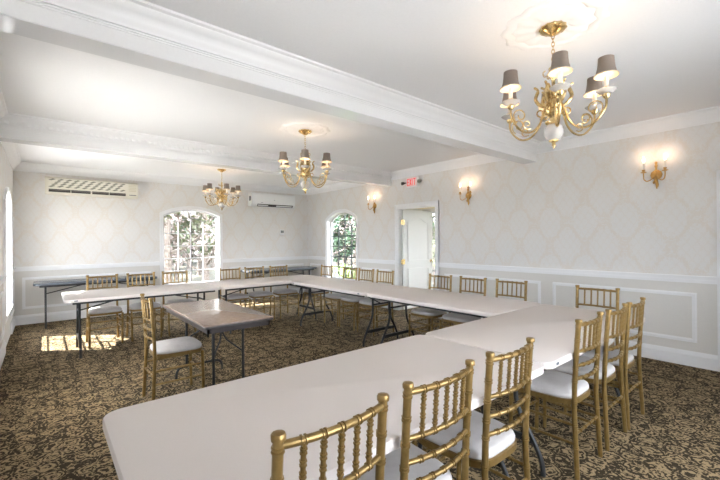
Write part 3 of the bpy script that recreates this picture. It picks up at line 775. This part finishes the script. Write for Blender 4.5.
# ------------------------------------------------------------------ air conditioners and thermostat on the back wall
def split_common(x0, x1): return thing('air_conditioner', '', 'air conditioner', ((x0+x1)/2, YB, 0))
root = thing('air_conditioner', 'old cream slatted air conditioner on the back wall by the left corner', 'air conditioner', (.73, YB, 2.43), 0)
bm = bmesh.new(); prism(bm, [(0, -.15), (-.17, -.15), (-.20, -.10), (-.20, .13), (-.17, .155), (0, .155)], -.71, .71, lambda u, v, d: (d, u, v)); obj('body', bm, M['ac_old'], root)
bm = bmesh.new(); quadbox(bm, -.67, .52, -.203, -.199, -.035, .125); obj('grille_back', bm, M['ac_grey'], root)
bm = bmesh.new(); quadbox(bm, -.67, .52, -.2045, -.2025, -.035, .125); obj('grille', bm, M['ac_old'], root)
for r_ in range(4):
    for k in range(10):
        x = -.668 + k*.118 + (.04*r_) % .118; z = -.026 + r_*.039
        if x + .105 > .525: continue
        bm = bmesh.new(); prism(bm, [(x, z), (x + .04, z - .008), (x + .105, z + .018), (x + .065, z + .030)], -.2065, -.204, lambda u, v, d: (u, d, v)); obj('slot', bm, M['ac_grey'], root)
bm = bmesh.new()
for x0, x1 in ((-.66, -.355), (-.345, -.06), (-.035, .225), (.235, .50)): quadbox(bm, x0, x1, -.204, -.17, -.115, -.065)
obj('air_outlet', bm, M['ac_dark'], root)
bm = bmesh.new(); quadbox(bm, -.66, .5, -.206, -.199, -.086, -.078); obj('vane', bm, M['ac_grey'], root)
bm = bmesh.new()
for k in range(5): quadbox(bm, .55, .68, -.205, -.199, -.02 + k*.03, -.005 + k*.03)
obj('side_grille', bm, noisy('pale yellowed slats', (.6, .56, .42), (.57, .53, .4), 9), root)
bm = bmesh.new(); quadbox(bm, .56, .68, -.2025, -.199, -.098, -.086); obj('control_strip', bm, M['screen'], root)
root = thing('air_conditioner', 'white wall mounted split air conditioner near the far corner of the back wall', 'air conditioner', (4.40, YB, 2.43), 0)
bm = bmesh.new(); prism(bm, [(0, -.155), (-.10, -.17), (-.17, -.155), (-.215, -.10), (-.225, .02), (-.215, .145), (-.19, .16), (0, .16)], -.585, .585, lambda u, v, d: (d, u, v)); obj('body', bm, M['white'], root)
bm = bmesh.new(); prism(bm, [(-.16, -.163), (-.176, -.158), (-.214, -.108), (-.20, -.10)], -.44, .53, lambda u, v, d: (d, u, v)); obj('air_outlet', bm, M['ac_dark'], root)
bm = bmesh.new()
for x0, x1 in ((-.43, -.16), (.06, .50)): prism(bm, [(-.185, -.150), (-.19, -.150), (-.21, -.126), (-.205, -.126)], x0, x1, lambda u, v, d: (d, u, v))
obj('vane', bm, M['white'], root)
bm = bmesh.new(); quadbox(bm, -.588, -.584, -.16, -.06, -.03, .08); obj('side_vent', bm, M['screen'], root)
bm = bmesh.new(); quadbox(bm, -.015, .015, -.2265, -.222, -.004, .004); quadbox(bm, -.36, -.30, -.2215, -.218, -.075, -.068); obj('indicator', bm, M['screen'], root)
root = thing('thermostat', 'small white thermostat with grey display on the back wall', 'thermostat', (4.72, YB, 1.645), 0)
bm = bmesh.new(); bevbox(bm, -.06, .06, -.025, 0, -.075, .075, .005, 2); obj('plate', bm, M['white'], root)
bm = bmesh.new(); quadbox(bm, -.045, .045, -.027, -.024, -.02, .045); obj('display', bm, M['screen'], root)

# ------------------------------------------------------------------ outdoors
bm = bmesh.new(); quadbox(bm, XL - TH - 2.3, XL - TH, -2.5, 6.4, 2.75, 2.9); struct('roof_sunblock', bm, M['siding'])  # unseen roof added to keep the sun out of the added left window
bm = bmesh.new(); quadbox(bm, -9, XL - TH - .02, -9, 12, -.36, -.30); quadbox(bm, XL - TH - .02, 12, -9, YF - TH - .02, -.36, -.30)  # pale slab added outside to bounce daylight up onto the ceiling
struct('floor_bounce_slab', bm, noisy('pale daylight bounce slab', (.68, .67, .65), (.62, .61, .59), 3, .85))
bm = bmesh.new()
for y in (-2.3, 2.5, 6.3): quadbox(bm, XL - TH - 2.25, XL - TH - 2.1, y - .08, y + .08, -.30, 2.75)
struct('trim_14', bm, M['trim'])  # posts carrying the added sun-blocking roof
bm = bmesh.new(); quadbox(bm, -45, 50, -45, 55, -.6, -.35); go = struct('ground', bm, M['lawn'], label='leaf strewn lawn outside the windows')
rnd = random.Random(3)
def leaf_cloud(bm, c, rad, n, sz):
    for _ in range(n):
        while True:
            p = Vector((rnd.uniform(-1, 1), rnd.uniform(-1, 1), rnd.uniform(-1, 1)))
            if p.length < 1: break
        p = Vector(c) + Vector((p.x*rad[0], p.y*rad[1], p.z*rad[2]))
        u = Vector((rnd.gauss(0, 1), rnd.gauss(0, 1), rnd.gauss(0, 1))).normalized(); v = u.orthogonal().normalized(); s = sz*rnd.uniform(.6, 1.3)
        bm.faces.new([bm.verts.new(q) for q in (p - u*s, p - v*s*.45, p + u*s, p + v*s*.45)])
def tree_proto(leaf, h, n, sz):
    root = thing('tree', 'x', 'tree')
    bm = bmesh.new(); tube(bm, smooth_path([(0, 0, 0), (.05, .03, h*.3), (-.04, .06, h*.6), (.02, 0, h)], 4), [.12 - .007*i for i in range(13)], 8)
    tips = []
    for k in range(11):
        z = h*(.16 + .07*k); q = k*2.4; L_ = rnd.uniform(.9, 1.7)
        t_ = (math.cos(q)*L_, math.sin(q)*L_, z + L_*.55); tips.append(t_)
        tube(bm, smooth_path([(0, 0, z), (t_[0]*.5, t_[1]*.5, z + L_*.18), t_], 3), [.045, .042, .038, .034, .028, .02, .012], 6)
        for s in range(2):
            tube(bm, [(t_[0]*.5, t_[1]*.5, z + L_*.2), (t_[0]*.8 + rnd.uniform(-.4, .4), t_[1]*.8 + rnd.uniform(-.4, .4), z + L_*.7)], [.02, .008], 5)
    obj('trunk', bm, M['bark'], root)
    bm = bmesh.new()
    for t_ in tips: leaf_cloud(bm, t_, (.75, .75, .6), n, sz)
    obj('crown', bm, leaf, root)
    return root
kinds = {'green': (M['leaf'], 5.2, 150, .10, 'mid green leafy tree'), 'pink': (M['leaf_pink'], 4.6, 130, .09, 'thin tree with faded pinkish leaves'), 'dark': (M['leaf_dark'], 4.5, 260, .12, 'dense dark green tree')}
protos = {k: tree_proto(*v[:4]) for k, v in kinds.items()}; seen = set()
spots = [('pink', 1.6, 12.4, 'back'), ('green', 3.0, 12.9, 'back'), ('pink', 4.3, 13.3, 'back'), ('green', 1.9, 15.0, 'back'), ('pink', 3.5, 15.8, 'back'), ('green', 5.2, 16.2, 'back'), ('dark', 2.7, 18.5, 'back'), ('pink', 4.8, 19.2, 'back'), ('dark', 6.2, 20.5, 'back'), ('green', 1.2, 19.5, 'back'),
         ('dark', 7.9, 11.4, 'right'), ('pink', 9.4, 12.2, 'right'), ('pink', 10.4, 12.0, 'right'), ('green', 11.0, 11.6, 'right'), ('dark', 9.2, 14.5, 'right'), ('green', 12.4, 15.0, 'right'), ('pink', 13.5, 16.5, 'right'), ('green', 15, 15.5, 'right'),
         ('green', .8, 24, 'back'), ('pink', 3.0, 23.5, 'back'), ('dark', 5.0, 24.5, 'back'), ('green', 7.0, 25, 'back'), ('pink', 8.6, 25.5, 'back'), ('dark', 1.8, 28, 'back'), ('dark', 4.4, 29, 'back'), ('green', 7.2, 30, 'back'), ('dark', 9.6, 29.5, 'back'),
         ('dark', 14.5, 19.5, 'right'), ('green', 16.5, 20, 'right'), ('pink', 18.5, 20, 'right'), ('dark', 16, 23.5, 'right'), ('dark', 19, 24, 'right'), ('green', 22, 24, 'right'), ('dark', 18, 17.5, 'right'), ('dark', 21.5, 20.5, 'right'),
         ('green', 11.0, 9.2, 'hall'), ('dark', 12.5, 10.2, 'hall')]
for i, (k, x, y, side) in enumerate(spots):
    r = protos[k] if k not in seen else copy_tree(protos[k]); seen.add(k)
    r.location = (x, y, -.35); s = rnd.uniform(.85, 1.2); s *= 1 + max(0, y - 20)*.03; r.scale = (s, s, s); r.rotation_euler = (0, 0, rnd.uniform(0, 6.28))
    wh = {'back': 'outside the white arched back window', 'right': 'outside the dark-barred window in the right wall', 'hall': 'outside the hallway window past the open door'}[side]
    r['label'] = kinds[k][4] + ' ' + wh; r['group'] = kinds[k][4] + 's ' + wh
for nm_, x0, x1, yy, sd in (('back', -6, 16, 34, 'white arched back window'), ('right', 17, 36, 30, 'dark-barred window')):
    bm = bmesh.new()
    for i in range(16): leaf_cloud(bm, (x0 + (x1 - x0)*i/15, yy + rnd.uniform(-1, 1), 3.6), (1.7, 1.2, 4.6), 520, .42)
    o = tag(obj('treeline', bm, [M['leaf'], M['leaf_pink'], M['leaf_dark']]), 'blurred woods far behind the trees outside the ' + sd, 'woods', None, 'stuff')
    for p in o.data.polygons: p.material_index = rnd.choice((0, 0, 1, 2))
bm = bmesh.new()
for i in range(14): leaf_cloud(bm, (6.7 + .12*math.sin(i*2.1), 7.0 + i*.28, .15), (.42, .3, .62), 330, .05)
for i in range(8): tube(bm, [(6.7, 7.1 + i*.48, -.35), (6.72, 7.1 + i*.48, .5)], .03, 6)
tag(obj('hedge', bm, M['leaf_lime']), 'bright green clipped hedge at the foot of the dark-barred window', 'hedge')
